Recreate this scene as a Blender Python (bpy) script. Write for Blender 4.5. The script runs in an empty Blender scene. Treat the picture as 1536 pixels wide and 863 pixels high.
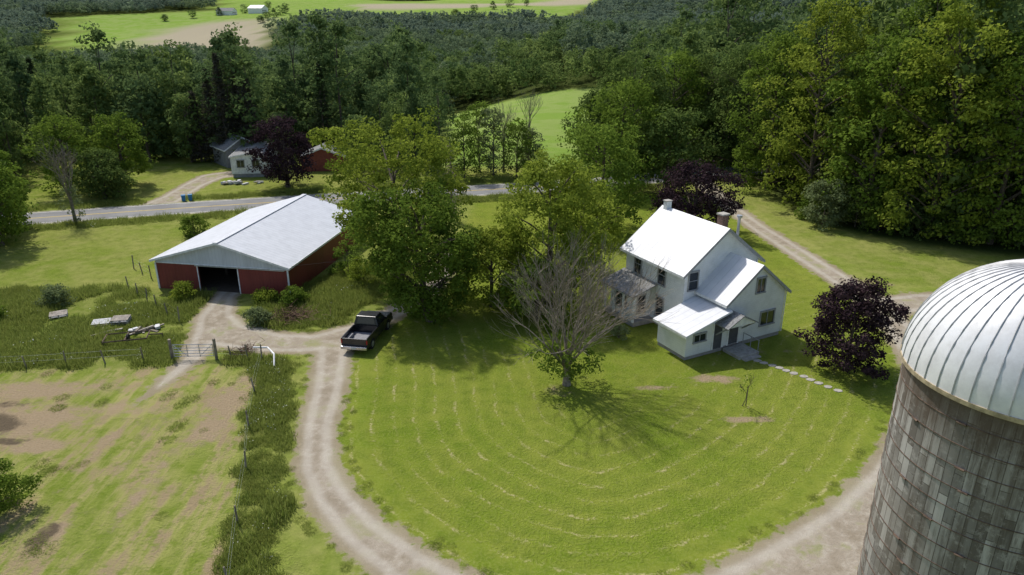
import bpy, math, random, bmesh
import numpy as np
from mathutils import Vector, Matrix
rng=np.random.default_rng(7); random.seed(7)
sc=bpy.context.scene
sc.view_settings.view_transform='Standard'; sc.view_settings.look='None'; sc.view_settings.exposure=0
def link(o): sc.collection.objects.link(o); return o
def empty(name,loc=(0,0,0),rz=0):
    o=bpy.data.objects.new(name,None); o.location=loc; o.rotation_euler=(0,0,rz); o.empty_display_size=.3; return link(o)
# ---------------------------------------------------------------- noise
TAB=rng.random((256,256))
def vnoise(x,y):
    xi=np.floor(x).astype(int); yi=np.floor(y).astype(int); fx=x-xi; fy=y-yi
    fx=fx*fx*(3-2*fx); fy=fy*fy*(3-2*fy)
    a=TAB[xi%256,yi%256]; b=TAB[(xi+1)%256,yi%256]; c=TAB[xi%256,(yi+1)%256]; d=TAB[(xi+1)%256,(yi+1)%256]
    return (a*(1-fx)+b*fx)*(1-fy)+(c*(1-fx)+d*fx)*fy
def fbm(x,y,o=4):
    s=0;a=.5;t=0
    for i in range(o): s=s+a*vnoise(x*2**i+17*i,y*2**i+31*i); t+=a; a*=.5
    return s/t
def sstep(a,b,x):
    t=np.clip((x-a)/(b-a),0,1); return t*t*(3-2*t)
# ---------------------------------------------------------------- node helper
class NT:
    def __init__(s,name):
        s.m=bpy.data.materials.new(name); s.m.use_nodes=True; s.t=s.m.node_tree; s.t.nodes.clear()
        s.out=s.t.nodes.new('ShaderNodeOutputMaterial')
    def n(s,ty,**k):
        x=s.t.nodes.new(ty)
        for a,b in k.items(): setattr(x,a,b)
        return x
    def l(s,a,b): s.t.links.new(a,b)
    def put(s,sock,v):
        if hasattr(v,'links') or hasattr(v,'is_output'): s.l(v,sock)
        else:
            if isinstance(v,(tuple,list)) and len(v)==3 and sock.type=='RGBA': v=(*v,1)
            sock.default_value=v
    def pos(s):
        return s.n('ShaderNodeNewGeometry').outputs['Position']
    def obj(s): return s.n('ShaderNodeTexCoord').outputs['Object']
    def attr(s,name,o='Fac'): return s.n('ShaderNodeAttribute',attribute_name=name).outputs[o]
    def math(s,op,a,b=0,c=0,clamp=False):
        x=s.n('ShaderNodeMath',operation=op,use_clamp=clamp); s.put(x.inputs[0],a); s.put(x.inputs[1],b); s.put(x.inputs[2],c); return x.outputs[0]
    def mix(s,f,a,b,bt='MIX'):
        x=s.n('ShaderNodeMix',data_type='RGBA',blend_type=bt,clamp_factor=True)
        s.put(x.inputs[0],f); s.put(x.inputs[6],a); s.put(x.inputs[7],b); return x.outputs[2]
    def noise(s,vec,scale,detail=4,rough=.55):
        x=s.n('ShaderNodeTexNoise'); s.l(vec,x.inputs['Vector']); x.inputs['Scale'].default_value=scale
        x.inputs['Detail'].default_value=detail; x.inputs['Roughness'].default_value=rough; return x.outputs[0]
    def rng(s,v,a,b,c=0,d=1):
        x=s.n('ShaderNodeMapRange',interpolation_type='SMOOTHSTEP'); s.put(x.inputs[0],v)
        for i,q in enumerate((a,b,c,d)): x.inputs[1+i].default_value=q
        return x.outputs[0]
    def scalev(s,vec,sc3,rot=(0,0,0)):
        x=s.n('ShaderNodeMapping'); s.l(vec,x.inputs[0]); x.inputs['Scale'].default_value=sc3; x.inputs['Rotation'].default_value=rot; return x.outputs[0]
    def bump(s,h,st=.5,d=.05):
        x=s.n('ShaderNodeBump'); s.put(x.inputs['Height'],h); x.inputs['Strength'].default_value=st; x.inputs['Distance'].default_value=d; return x.outputs[0]
    def bsdf(s,col,rough=.8,metal=0,normal=None,spec=.3):
        x=s.n('ShaderNodeBsdfPrincipled'); s.put(x.inputs['Base Color'],col); s.put(x.inputs['Roughness'],rough)
        s.put(x.inputs['Metallic'],metal); x.inputs['Specular IOR Level'].default_value=spec
        if normal is not None: s.l(normal,x.inputs['Normal'])
        return x.outputs[0]
    def diff(s,col,normal=None):
        x=s.n('ShaderNodeBsdfDiffuse'); s.put(x.inputs[0],col)
        if normal is not None: s.l(normal,x.inputs['Normal'])
        return x.outputs[0]
    def end(s,sh): s.l(sh,s.out.inputs[0]); return s.m
def simple(name,col,rough=.7,metal=0,var=.15,scale=3,spec=.3):
    t=NT(name); n=t.noise(t.obj(),scale,4)
    c=t.mix(t.rng(n,.3,.7),tuple(v*(1-var) for v in col),tuple(min(1,v*(1+var)) for v in col))
    return t.end(t.bsdf(c,rough,metal,spec=spec))
def leafmat(name,dark,light,tr=.3,var=.5,alt=None):
    t=NT(name); sh=t.attr('sh'); oi=t.n('ShaderNodeObjectInfo').outputs['Random']
    c=t.mix(sh,dark,light)
    alt=alt or tuple(v*.6 for v in light)
    c=t.mix(t.math('MULTIPLY',oi,var),c,alt)
    x=t.n('ShaderNodeBsdfTranslucent'); t.l(c,x.inputs[0])
    m=t.n('ShaderNodeMixShader'); m.inputs[0].default_value=tr; t.l(t.diff(c),m.inputs[1]); t.l(x.outputs[0],m.inputs[2])
    return t.end(m.outputs[0])
# ---------------------------------------------------------------- mesh helper
def quad_mesh(name,V,F,mats=(),midx=None,fattr={},vattr={},smooth=False):
    V=np.asarray(V,dtype=np.float32); F=np.asarray(F,dtype=np.int32)
    me=bpy.data.meshes.new(name); me.vertices.add(len(V)); me.vertices.foreach_set('co',V.ravel())
    me.loops.add(F.size); me.loops.foreach_set('vertex_index',F.ravel())
    me.polygons.add(len(F)); me.polygons.foreach_set('loop_start',np.arange(len(F),dtype=np.int32)*4)
    for m in mats: me.materials.append(m)
    if midx is not None: me.polygons.foreach_set('material_index',np.asarray(midx,dtype=np.int32))
    me.polygons.foreach_set('use_smooth',np.full(len(F),smooth))
    me.update(calc_edges=True)
    for k,v in fattr.items():
        a=me.attributes.new(k,'FLOAT','FACE'); a.data.foreach_set('value',np.asarray(v,dtype=np.float32))
    for k,v in vattr.items():
        a=me.attributes.new(k,'FLOAT','POINT'); a.data.foreach_set('value',np.asarray(v,dtype=np.float32))
    return me
def place(name,me,loc=(0,0,0),rz=0,s=1,parent=None):
    o=bpy.data.objects.new(name,me); o.location=loc; o.rotation_euler=(0,0,rz)
    o.scale=(s,s,s) if not isinstance(s,(tuple,list)) else s
    if parent: o.parent=parent
    return link(o)
def pmesh(name,V,F,mat,parent=None,bevel=0,smooth=False,loc=(0,0,0),rz=0):
    me=bpy.data.meshes.new(name); me.from_pydata([tuple(v) for v in V],[],F); me.update()
    if mat: me.materials.append(mat)
    if smooth: me.polygons.foreach_set('use_smooth',[True]*len(me.polygons))
    o=place(name,me,loc,rz,1,parent)
    if bevel:
        b=o.modifiers.new('bevel','BEVEL'); b.width=bevel; b.segments=2
    return o
def box(name,x0,x1,y0,y1,z0,z1,mat,parent=None,bevel=0):
    V=[(x,y,z) for z in (z0,z1) for y in (y0,y1) for x in (x0,x1)]
    F=[(0,2,3,1),(4,5,7,6),(0,1,5,4),(2,6,7,3),(0,4,6,2),(1,3,7,5)]
    return pmesh(name,V,F,mat,parent,bevel)
def extr(name,pts,a0,a1,mat,parent=None,axis='y',bevel=0):
    n=len(pts)
    f=(lambda p,a:(p[0],a,p[1])) if axis=='y' else ((lambda p,a:(a,p[0],p[1])) if axis=='x' else (lambda p,a:(p[0],p[1],a)))
    V=[f(p,a0) for p in pts]+[f(p,a1) for p in pts]
    F=[tuple(range(n)),tuple(range(2*n-1,n-1,-1))]+[(i,i+n,(i+1)%n+n,(i+1)%n) for i in range(n)]
    o=pmesh(name,V,F,mat,parent,bevel)
    bm=bmesh.new(); bm.from_mesh(o.data); bmesh.ops.recalc_face_normals(bm,faces=bm.faces); bm.to_mesh(o.data); bm.free()
    return o
def slab(name,c,t,mat,parent=None):
    V=[tuple(p) for p in c]+[(p[0],p[1],p[2]-t) for p in c]
    F=[(0,1,2,3),(7,6,5,4)]+[(i,i+4,(i+1)%4+4,(i+1)%4) for i in range(4)]
    return pmesh(name,V,F,mat,parent)
def cyl(name,x,y,z0,z1,r,mat,parent=None,n=16,r2=None,axis='z'):
    r2=r if r2 is None else r2
    V=[];
    for rr,z in ((r,z0),(r2,z1)):
        for i in range(n):
            a=2*math.pi*i/n; c,s_=rr*math.cos(a),rr*math.sin(a)
            V.append((x+c,y+s_,z) if axis=='z' else (z,x+c,y+s_))
    F=[tuple(range(n-1,-1,-1)),tuple(range(n,2*n))]+[(i,(i+1)%n,(i+1)%n+n,i+n) for i in range(n)]
    return pmesh(name,V,F,mat,parent)
class Q:  # quad accumulator
    def __init__(s): s.V=[];s.F=[];s.M=[];s.S=[];s.n=0
    def add(s,V,F,m,sh):
        V=np.asarray(V,float);F=np.asarray(F,int); s.V.append(V); s.F.append(F+s.n); s.n+=len(V)
        s.M.append(np.full(len(F),m)); s.S.append(np.broadcast_to(np.asarray(sh,float),(len(F),)))
    def tube(s,pts,rad,m=0,sides=6):
        pts=[np.array(p,float) for p in pts]; V=[];k=len(pts)
        for i,p in enumerate(pts):
            d=pts[min(i+1,k-1)]-pts[max(i-1,0)]; d/=np.linalg.norm(d)+1e-9
            u=np.cross(d,(0,0,1) if abs(d[2])<.9 else (1,0,0)); u/=np.linalg.norm(u); w=np.cross(d,u)
            for j in range(sides):
                a=2*math.pi*j/sides; V.append(p+rad[i]*(u*math.cos(a)+w*math.sin(a)))
        F=[(i*sides+j,i*sides+(j+1)%sides,(i+1)*sides+(j+1)%sides,(i+1)*sides+j) for i in range(k-1) for j in range(sides)]
        s.add(V,F,m,.5)
    def leaves(s,C,N,size,sh,m=1,asp=.62,r=rng):
        n=len(C); N=N/(np.linalg.norm(N,axis=1,keepdims=True)+1e-9)
        t=r.normal(size=(n,3)); t-=N*(t*N).sum(1,keepdims=True); t/=np.linalg.norm(t,axis=1,keepdims=True)+1e-9
        b=np.cross(N,t); sz=(size*(.6+.8*r.random(n)))[:,None]
        V=np.stack([C+t*sz*.5+N*0,C+b*sz*.5*asp+N*sz*.06,C-t*sz*.5,C-b*sz*.5*asp+N*sz*.06],1).reshape(-1,3)
        s.add(V,np.arange(4*n).reshape(n,4),m,sh)
    def blades(s,C,h,w,sh,m=0,r=rng):
        n=len(C); a=r.random(n)*6.283; u=np.stack([np.cos(a),np.sin(a),np.zeros(n)],1)*w*.5
        ln=r.normal(size=(n,3))*.35; ln[:,2]=1; tip=C+ln*(h*(.5+.7*r.random(n)))[:,None]
        V=np.stack([C-u,C+u,tip+u*.3,tip-u*.3],1).reshape(-1,3); s.add(V,np.arange(4*n).reshape(n,4),m,sh)
    def mesh(s,name,mats):
        return quad_mesh(name,np.concatenate(s.V),np.concatenate(s.F),mats,np.concatenate(s.M),{'sh':np.concatenate(s.S)})
def prof_round(t): return np.sqrt(np.clip(1-(2*t-0.85)**2/1.45,0.02,1))
def prof_cone(t): return np.clip(1.05*(1-t)**.6,0.08,1)*np.clip(.75+t*3,0,1)
def prof_vase(t): return np.sqrt(np.clip(1-(1.7*t-1.05)**2/1.25,0.02,1))
def crown(q,x0,y0,z0,H,zb,R,prof,nc,nl,ls,cr,r,inner=.3,m=1,lean=(0,0)):
    ph=r.random(6)*6.28
    t=r.random(nc)**.9; a=r.random(nc)*6.283
    lob=1+.20*np.sin(3*a+ph[0]+4*t)+.15*np.sin(5*a+ph[1]-6*t)
    rad=R*prof(t)*lob*(inner+(1-inner)*r.random(nc)**.45)
    C=np.stack([x0+rad*np.cos(a)+lean[0]*t,y0+rad*np.sin(a)+lean[1]*t,z0+zb+(H-zb)*t+r.normal(size=nc)*.035*H],1)
    crs=cr*(.6+.8*r.random(nc)); csh=r.random(nc)
    d=r.normal(size=(nc,nl,3)); d/=np.linalg.norm(d,axis=2,keepdims=True)
    rr=(crs[:,None]*(.35+.65*r.random((nc,nl))**.6))[...,None]
    L=C[:,None,:]+d*rr*np.array([1,1,.62])
    N=d+r.normal(size=d.shape)*.7+np.array([0,0,.7])
    sh=np.clip(csh[:,None]*.7+.35*r.random((nc,nl))-.05,0,1)
    q.leaves(L.reshape(-1,3),N.reshape(-1,3),ls,sh.ravel(),m,r=r)
    return C
def tree_mesh(name,mats,H=12,zb=2.5,R=4,prof=prof_round,nc=180,nl=60,ls=.25,cr=.9,tr=.28,seed=1,limbs=22,inner=.3,off=(0,0)):
    r=np.random.default_rng(seed); q=Q()
    C=crown(q,0,0,0,H,zb,R,prof,nc,nl,ls,cr,r,inner,1,off)
    lean=r.normal(size=2)*.02*H+np.array(off)
    tp=[(0,0,-.2),(lean[0]*.2,lean[1]*.2,zb*.6),(lean[0]*.5,lean[1]*.5,H*.45),(lean[0],lean[1],H*.82)]
    q.tube(tp,[tr*1.35,tr,tr*.65,tr*.15],0,8)
    for i in r.choice(nc,min(limbs,nc),replace=False):
        c=C[i]; z0=max(zb*.7,min(H*.7,c[2]-np.hypot(c[0],c[1])*.7)); b=np.array([lean[0]*.4,lean[1]*.4,z0])
        mid=(b+c)/2+np.array([0,0,.25]); q.tube([b,mid,c],[tr*.38,tr*.24,tr*.07],0,5)
    return q.mesh(name,mats)
def grow(q,p,d,L,r0,lev,r,spread,up,m=0,tips=None,gk=(2,4),shrink=.68,rmin=.010):
    p=np.array(p,float); d=np.array(d,float); d/=np.linalg.norm(d)
    pts=[p]; 
    for i in range(3):
        d=d+r.normal(size=3)*.11+np.array([0,0,up]); d/=np.linalg.norm(d); pts.append(pts[-1]+d*L/3)
    r0=max(r0,rmin)
    q.tube(pts,[r0,r0*.86,r0*.74,r0*.6],m,7 if lev>3 else (5 if lev>1 else 3))
    if lev==0: return
    for k in range(r.integers(*gk)+ (1 if lev<=2 else 0)):
        i=3 if k<2 else r.integers(1,4)
        nd=d+r.normal(size=3)*spread; grow(q,pts[i],nd,L*shrink*(.8+.4*r.random()),r0*.6*(.8+.3*r.random()) if i==3 else r0*.42,lev-1,r,spread,up,m,tips,gk,shrink,rmin)
# ---------------------------------------------------------------- geometry data (metres; x right, y away, z up)
DRIVE=[(-12.6,46.6),(-12.2,44.8),(-11.4,40.2),(-10.9,35.5),(-10.0,31.7),(-8.54,29.0),(-6.65,26.6),(-4.4,24.5),(-1.8,22.6),(2.4,21.0),(7,21.2),(11.8,23.4),(16.0,26.4),(19.6,30.2),(23.4,35.5),(26.7,42),(28.3,48.1),(28.9,54.5),(28.2,60.5),(27.3,67.5),(26.2,75.6),(25.7,84),(25.5,94.3),(26.2,101.5)]
DW=[1.6,1.45,1.35,1.25,1.25,1.3,1.4,1.45,1.5,1.8,2.3,2.8,2.6,2.2,1.7,1.5,1.5,1.6,1.5,1.5,1.4,1.4,1.5,1.6]
YARD=[(-23.4,58),(-23.3,54.9),(-22.6,51.2),(-21.0,48.1),(-17.3,46.6),(-13.9,46.4),(-11.1,48.7),(-9.1,51.8),(-7.5,55.2),(-6.3,60),(-6,66)]
YW=[1.4,1.2,1.7,2.3,2.0,1.8,1.6,1.3,1.3,1.3,.8]
GATE=[(-21.8,48),(-21.4,44),(-21.8,41),(-22.3,38)]; GW=[1.6,1.0,.7,.2]
EAST=[(28.7,53),(33,54.2),(40,55),(60,56)]; EW=[2,2,1.6,1.6]
HOME=[(-42.2,82),(-41.9,88.9),(-42.1,95),(-41.6,100.3),(-39,102.5)]; HW=[2.6,1.9,1.9,2.2,2.2]
ROAD=[(-150,50),(-100,64),(-70,73.8),(-50.2,79.8),(-36.7,83.8),(-21.9,87.8),(-5.8,91.8),(7.2,94.9),(21.5,100.0),(30,103.5),(60,113),(110,119)]
FENCE=[(-16.6,43.6),(-15.2,37),(-13.6,31.7),(-12.6,27.6),(-11.6,24),(-10,18)]
LAWN=[(-12,45),(-11,35.5),(-8.5,29),(-4.4,24.5),(2,21),(11,23),(19,30),(26,41),(28,52),(27,68),(25,90),(-4,90),(-6,60),(-9,52)]
PAST=[(-60,42.6),(-33,42.2),(-16.6,43.4)]+FENCE[1:]+[(-10,5),(-60,5)]
WEED=[(-46,56),(-42,44),(-33,42.6),(-17,43.6),(-19,45),(-22.5,46.5),(-24.6,49),(-24.5,55),(-30,57),(-38,57.5)]
ISLE=[(-21.2,50.6),(-20.7,54.8),(-17.6,55.0),(-16.5,60),(-14,66),(-8.6,62),(-8.9,55),(-11,51.8),(-12.4,49.6),(-16,48.8),(-19.4,49.2)]
MEADOW=[(-11,107),(16,107),(24,150),(42,262),(-24,262),(-13,150)]
HF1=[(-560,960),(-480,800),(-355,600),(-205,630),(-265,860),(-290,1010),(-420,1100)]
HT1=[(-340,600),(-205,630),(-262,850),(-300,940),(-400,910),(-370,780)]
HF2=[(-385,1010),(-290,1000),(-270,905),(60,930),(110,1110),(190,1500),(-560,1500)]
HT2=[(-200,1070),(110,1130),(130,1290),(-260,1230)]
HF3=[(-460,400),(-325,420),(-390,620),(-520,640)]
def seg_dist(x,y,P,W=None):
    best=np.full(x.shape,1e9)
    for i in range(len(P)-1):
        ax,ay=P[i];bx,by=P[i+1]; dx,dy=bx-ax,by-ay
        t=np.clip(((x-ax)*dx+(y-ay)*dy)/(dx*dx+dy*dy),0,1); d=np.hypot(x-ax-t*dx,y-ay-t*dy)
        if W is not None: d=d-(W[i]*(1-t)+W[i+1]*t)
        best=np.minimum(best,d)
    return best
def sdpoly(x,y,P):
    ins=np.zeros(x.shape,bool); n=len(P)
    for i in range(n):
        ax,ay=P[i];bx,by=P[(i+1)%n]
        c=((ay>y)!=(by>y))&(x<(bx-ax)*(y-ay)/((by-ay)+1e-12)+ax); ins^=c
    d=seg_dist(x,y,list(P)+[P[0]]); return np.where(ins,d,-d)
HYX=[-500,118,130,150,200,300,450,600,700,850,1000,1300,2000,4000]; HYZ=[0,0,-2.5,-6.5,-13,-21,-25,-20,-14,-3,12,32,44,44]
def height(x,y):
    x=np.asarray(x,float); y=np.asarray(y,float)
    h=np.interp(y,HYX,HYZ)
    s=.35+.65*sstep(10,-60,x-(y-150)*.15)
    h=np.where(h<0,h*s,h)
    h=h+(fbm(x/210+5,y/210+3,3)-.5)*40*sstep(180,420,y)*(1-.6*sstep(560,800,y))
    h=h+sstep(0,700,x)*sstep(500,1100,y)*34
    h=h-sstep(-.50,-.68,x/np.maximum(y,1))*sstep(1000,1500,y)*16
    return h
RF=[(31.5,112),(32.5,80),(36,72),(41.5,67.5),(48,65),(90,61),(150,60),(150,112)]
LF=[(-50.5,66),(-54,73),(-90,61),(-140,46),(-140,30),(-70,50)]
def ground_attrs(x,y):
    sd=np.minimum.reduce([seg_dist(x,y,DRIVE,DW),seg_dist(x,y,YARD,YW),seg_dist(x,y,GATE,GW),seg_dist(x,y,EAST,EW)])
    lawn=sstep(-1.0,.6,sdpoly(x,y,LAWN)); past=sstep(-.3,.3,sdpoly(x,y,PAST))
    dl=seg_dist(x,y,DRIVE[:16]); rowd=np.where(past>.5,x*1.0+.06*y+.4*np.sin(y*.2),dl)
    rowk=sstep(17,9,dl)*.85+.15; rowk=rowk*sstep(-.5,1.5,dl)
    rowd=np.where((lawn<.01)&(past<.01),(x*.94-y*.34)*.7,rowd)
    weed=sstep(-.8,.5,sdpoly(x,y,WEED)); weed=np.maximum(weed,sstep(-.4,.6,sdpoly(x,y,ISLE)))
    fx=seg_dist(x-.7,y,FENCE)+1.2*(fbm(x*.6,y*.6,2)-.5); weed=np.maximum(weed,sstep(1.3,.4,fx)*(y<43.8)*.5)
    rd=seg_dist(x,y,ROAD); weed=np.maximum(weed,sstep(6.5,4.2,rd)*.8)
    def blob(cx,cy,rx,ry): return np.clip(1.35-np.hypot((x-cx)/rx,(y-cy)/ry),0,1)
    mud=np.maximum.reduce([blob(-30,35.5,2.6,1.6),blob(-20.9,26.3,.6,1.2),blob(-27.3,34,1.2,.4),blob(-31,38,3,.6)*.7])
    dirt=np.maximum.reduce([mud,blob(-16.9,37.5,1.5,4.8)*.9,blob(-28,36,3.6,2.4),blob(-25.5,33.5,1.8,1.0),blob(-20.6,26.5,.8,1.5),blob(-30,39.8,8,1.8)*.75,blob(-18,30,.7,5)*.65,blob(-24,37,6,3.2)*.5,
        blob(13.6,36.3,2.6,.45)*.85,blob(12.7,41.2,1.9,.7)*.95,blob(8.6,40,2.0,.4)*.65,blob(3,39.5,1.2,1)*.6,blob(17.5,45.0,4,.5)*.6,blob(31,58.5,2,1.5)*.5,blob(-22,34,.6,8)*.6,blob(-19.8,33,.5,7)*.55])
    tan=np.maximum(sstep(-8,4,sdpoly(x,y,HT1)),sstep(-8,4,sdpoly(x,y,HT2)))
    fld=np.maximum.reduce([sstep(-3,3,sdpoly(x,y,P)) for P in (HF1,HF2,HF3,MEADOW)])
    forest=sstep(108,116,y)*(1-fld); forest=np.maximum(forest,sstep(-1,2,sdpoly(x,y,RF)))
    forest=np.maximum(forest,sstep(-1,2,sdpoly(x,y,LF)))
    return dict(sd=sd,m_lawn=lawn,m_past=past,rowd=rowd,rowk=rowk,m_weed=weed,m_dirt=dirt,m_mud=mud,m_tan=tan,m_fld=fld,m_forest=forest)
# ---------------------------------------------------------------- ground material
def grass(t):
    P=t.pos(); n1=t.noise(P,.09,3,.6); n2=t.noise(P,1.3,5,.7); n3=t.noise(P,7,3,.75); n4=t.noise(P,.42,4,.65)
    lawn=t.attr('m_lawn'); past=t.attr('m_past'); weed=t.attr('m_weed'); dirt=t.attr('m_dirt'); mud=t.attr('m_mud'); tan=t.attr('m_tan'); fld=t.attr('m_fld'); fo=t.attr('m_forest'); row=t.attr('rowd'); rk=t.attr('rowk')
    c=t.mix(t.rng(n1,.35,.65),(.16,.22,.028),(.24,.27,.062))
    c=t.mix(t.math('MULTIPLY',lawn,.8),c,t.mix(t.rng(n1,.3,.7),(.135,.200,.015),(.195,.238,.026)))
    c=t.mix(t.rng(n4,.36,.66,0,.65),c,t.mix(lawn,(.31,.30,.10),(.230,.252,.042)))
    c=t.mix(t.rng(n2,.38,.74,0,.55),c,(.080,.122,.013))
    c=t.mix(t.rng(n3,.40,.75,0,.55),c,(.28,.30,.08))
    # cut-grass windrows
    w=t.math('ADD',row,t.math('ADD',t.math('MULTIPLY',t.math('SUBTRACT',n4,.5),.8),t.math('MULTIPLY',t.math('SUBTRACT',n2,.5),.4)))
    f=t.math('ABSOLUTE',t.math('SUBTRACT',t.math('FRACT',t.math('DIVIDE',w,1.2)),.5))
    ln=t.rng(f,.0,.13,1,0)
    br=t.rng(t.math('ADD',t.math('MULTIPLY',n2,.5),t.math('MULTIPLY',n3,.5)),.46,.60)
    area=t.rng(n4,.38,.60,.10,1)
    k=t.math('MULTIPLY',t.math('MULTIPLY',ln,br),area)
    k1=t.math('MULTIPLY',t.math('MULTIPLY',k,rk),t.math('MULTIPLY',lawn,.85))
    c=t.mix(k1,c,(.46,.405,.20))
    soft=t.rng(f,.1,.45,.0,1)
    c=t.mix(t.math('MULTIPLY',t.math('MULTIPLY',soft,rk),.14),c,(.08,.15,.012))
    # pasture
    ps=t.noise(t.scalev(P,(1.2,.16,1),(0,0,.06)),.9,5,.65)
    pc=t.mix(t.rng(ps,.42,.62,0,.85),c,(.35,.315,.13))
    pc=t.mix(t.rng(t.math('ADD',t.math('MULTIPLY',ps,.6),t.math('MULTIPLY',n4,.4)),.49,.60,0,.85),pc,(.29,.22,.135))
    pc=t.mix(t.rng(n2,.5,.62,0,.6),pc,(.15,.21,.025))
    c=t.mix(past,c,pc)
    c=t.mix(t.math('MULTIPLY',weed,.7),c,t.mix(t.rng(n2,.4,.6),(.11,.16,.02),(.23,.25,.07)))
    dm=t.rng(t.math('ADD',dirt,t.math('MULTIPLY',t.math('SUBTRACT',t.math('ADD',n4,n2),1.0),1.3)),.33,.83)
    dm=t.math('MULTIPLY',dm,t.rng(dirt,.02,.2))
    dc=t.mix(n3,(.24,.175,.10),(.40,.32,.21)); dc=t.mix(t.rng(t.math('ADD',mud,t.math('SUBTRACT',n2,.5)),.3,.7,0,.85),dc,(.095,.075,.052))
    c=t.mix(dm,c,dc)
    # hay fields / hills
    c=t.mix(fld,c,t.mix(t.rng(n1,.4,.6),(.18,.275,.05),(.225,.295,.08)))
    c=t.mix(tan,c,(.34,.30,.21))
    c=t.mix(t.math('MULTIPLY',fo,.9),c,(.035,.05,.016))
    return c,n3,n4,n2,n3
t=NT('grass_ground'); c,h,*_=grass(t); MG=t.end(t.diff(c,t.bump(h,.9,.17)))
t=NT('gravel'); c,h,g1,g2,g3=grass(t); P=t.pos(); sd=t.attr('sd')
g4=t.noise(P,22,2,.8)
gc=t.mix(t.rng(g1,.35,.65),(.28,.235,.17),(.38,.33,.26)); gc=t.mix(t.rng(g2,.42,.7,0,.7),gc,(.49,.44,.36)); gc=t.mix(t.rng(g4,.5,.75,0,.6),gc,(.16,.13,.095))
trk=t.rng(t.math('ABSOLUTE',t.math('ADD',sd,.75)),.1,.42,.4,0); gc=t.mix(trk,gc,(.52,.48,.41))
gc=t.mix(t.rng(sd,-.8,-.1,0,.55),gc,(.26,.22,.12))
e=t.math('ADD',sd,t.math('MULTIPLY',t.math('SUBTRACT',g2,.5),2.3))
f=t.rng(e,-.22,.16); mid=t.rng(g1,.52,.62,0,.55); f2=t.math('MAXIMUM',f,t.math('MULTIPLY',mid,t.rng(sd,-1.5,-.9,1,.15)))
cc=t.mix(f2,gc,c)
MGR=t.end(t.diff(cc,t.bump(t.math('ADD',h,g4),.7,.07)))
def axis_coords(lo,a,b,hi,res,g=1.09,mx=45):
    c=list(np.arange(a,b+1e-6,res)); s=res; v=c[-1]
    while v<hi: s=min(s*g,mx); v+=s; c.append(v)
    s=res; v=c[0]; pre=[]
    while v>lo: s=min(s*g,mx); v-=s; pre.append(v)
    return np.array(pre[::-1]+c)
xs=axis_coords(-3000,-46,46,3000,.33); ys=axis_coords(-300,16,112,4000,.33)
X,Y=np.meshgrid(xs,ys); x=X.ravel(); y=Y.ravel(); z=height(x,y)
nx,ny=len(xs),len(ys); I=(np.arange(ny-1)[:,None]*nx+np.arange(nx-1)[None,:]).ravel()
F=np.stack([I,I+1,I+nx+1,I+nx],1)
at=ground_attrs(x,y)
place('ground',quad_mesh('ground',np.stack([x,y,z],1),F,[MG],vattr=at,smooth=True))
def sheet(name,P,W,mat,zoff,x0,x1,y0,y1,res=.25,marg=1.3):
    xs=np.arange(x0,x1,res); ys=np.arange(y0,y1,res); X,Y=np.meshgrid(xs,ys); x=X.ravel();y=Y.ravel()
    sd=np.minimum.reduce([seg_dist(x,y,p,w) for p,w in zip(P,W)]); n=len(xs)
    I=(np.arange(len(ys)-1)[:,None]*n+np.arange(n-1)[None,:]).ravel(); F=np.stack([I,I+1,I+n+1,I+n],1)
    F=F[(sd[F]<marg).any(1)]; u,inv=np.unique(F,return_inverse=True); F=inv.reshape(F.shape); x=x[u];y=y[u]
    a=ground_attrs(x,y); a['sd']=sd[u]
    return place(name,quad_mesh(name,np.stack([x,y,np.full(len(x),zoff)],1),F,[mat],vattr=a,smooth=True))
sheet('gravel_driveway',[DRIVE,YARD,GATE,EAST],[DW,YW,GW,EW],MGR,.004,-30,62,16,104,.3)
sheet('side_driveway',[HOME],[HW],MGR,.005,-50,-34,79,107,.3)
def ribbon(name,P,off,w,mat,z,dense=2.0):
    P=np.array(P,float); d=np.r_[0,np.cumsum(np.hypot(*np.diff(P,axis=0).T))]; s=np.arange(0,d[-1],dense)
    px=np.interp(s,d,P[:,0]); py=np.interp(s,d,P[:,1]); k=np.ones(7)/7
    pxs=np.convolve(np.pad(px,3,'edge'),k,'valid'); pys=np.convolve(np.pad(py,3,'edge'),k,'valid')
    tx=np.gradient(pxs);ty=np.gradient(pys); L=np.hypot(tx,ty); nx_,ny_=-ty/L,tx/L
    V=[];
    for o in (off-w/2,off+w/2): V.append(np.stack([pxs+nx_*o,pys+ny_*o,np.full(len(s),z)],1))
    n=len(s); V=np.concatenate(V); F=[(i,i+1,n+i+1,n+i) for i in range(n-1)]
    return quad_mesh(name,V,F,[mat],smooth=True)
t=NT('asphalt'); P=t.pos(); c=t.mix(t.rng(t.noise(P,.4,5),.3,.7),(.17,.17,.17),(.23,.228,.22)); c=t.mix(t.rng(t.noise(P,12,4),.4,.7,0,.4),c,(.10,.10,.10)); MA=t.end(t.bsdf(c,.85))
road=empty('asphalt_road')
shoulder=simple('shoulder_gravel',(.26,.25,.16),.9,var=.4,scale=1.5)
place('shoulder',ribbon('shoulder',ROAD,0,6.2,shoulder,.008),parent=road)
place('surface',ribbon('surface',ROAD,0,5.2,MA,.013),parent=road)
yl=simple('yellow_paint',(.5,.36,.06),.6); wl=simple('white_paint',(.6,.6,.56),.6)
place('center_line',ribbon('center_line',ROAD,.1,.10,yl,.018),parent=road); place('center_line_b',ribbon('cl',ROAD,-.1,.10,yl,.018),parent=road)
place('edge_line',ribbon('el',ROAD,2.4,.10,wl,.018),parent=road); place('edge_line_b',ribbon('el2',ROAD,-2.4,.10,wl,.018),parent=road)
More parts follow.
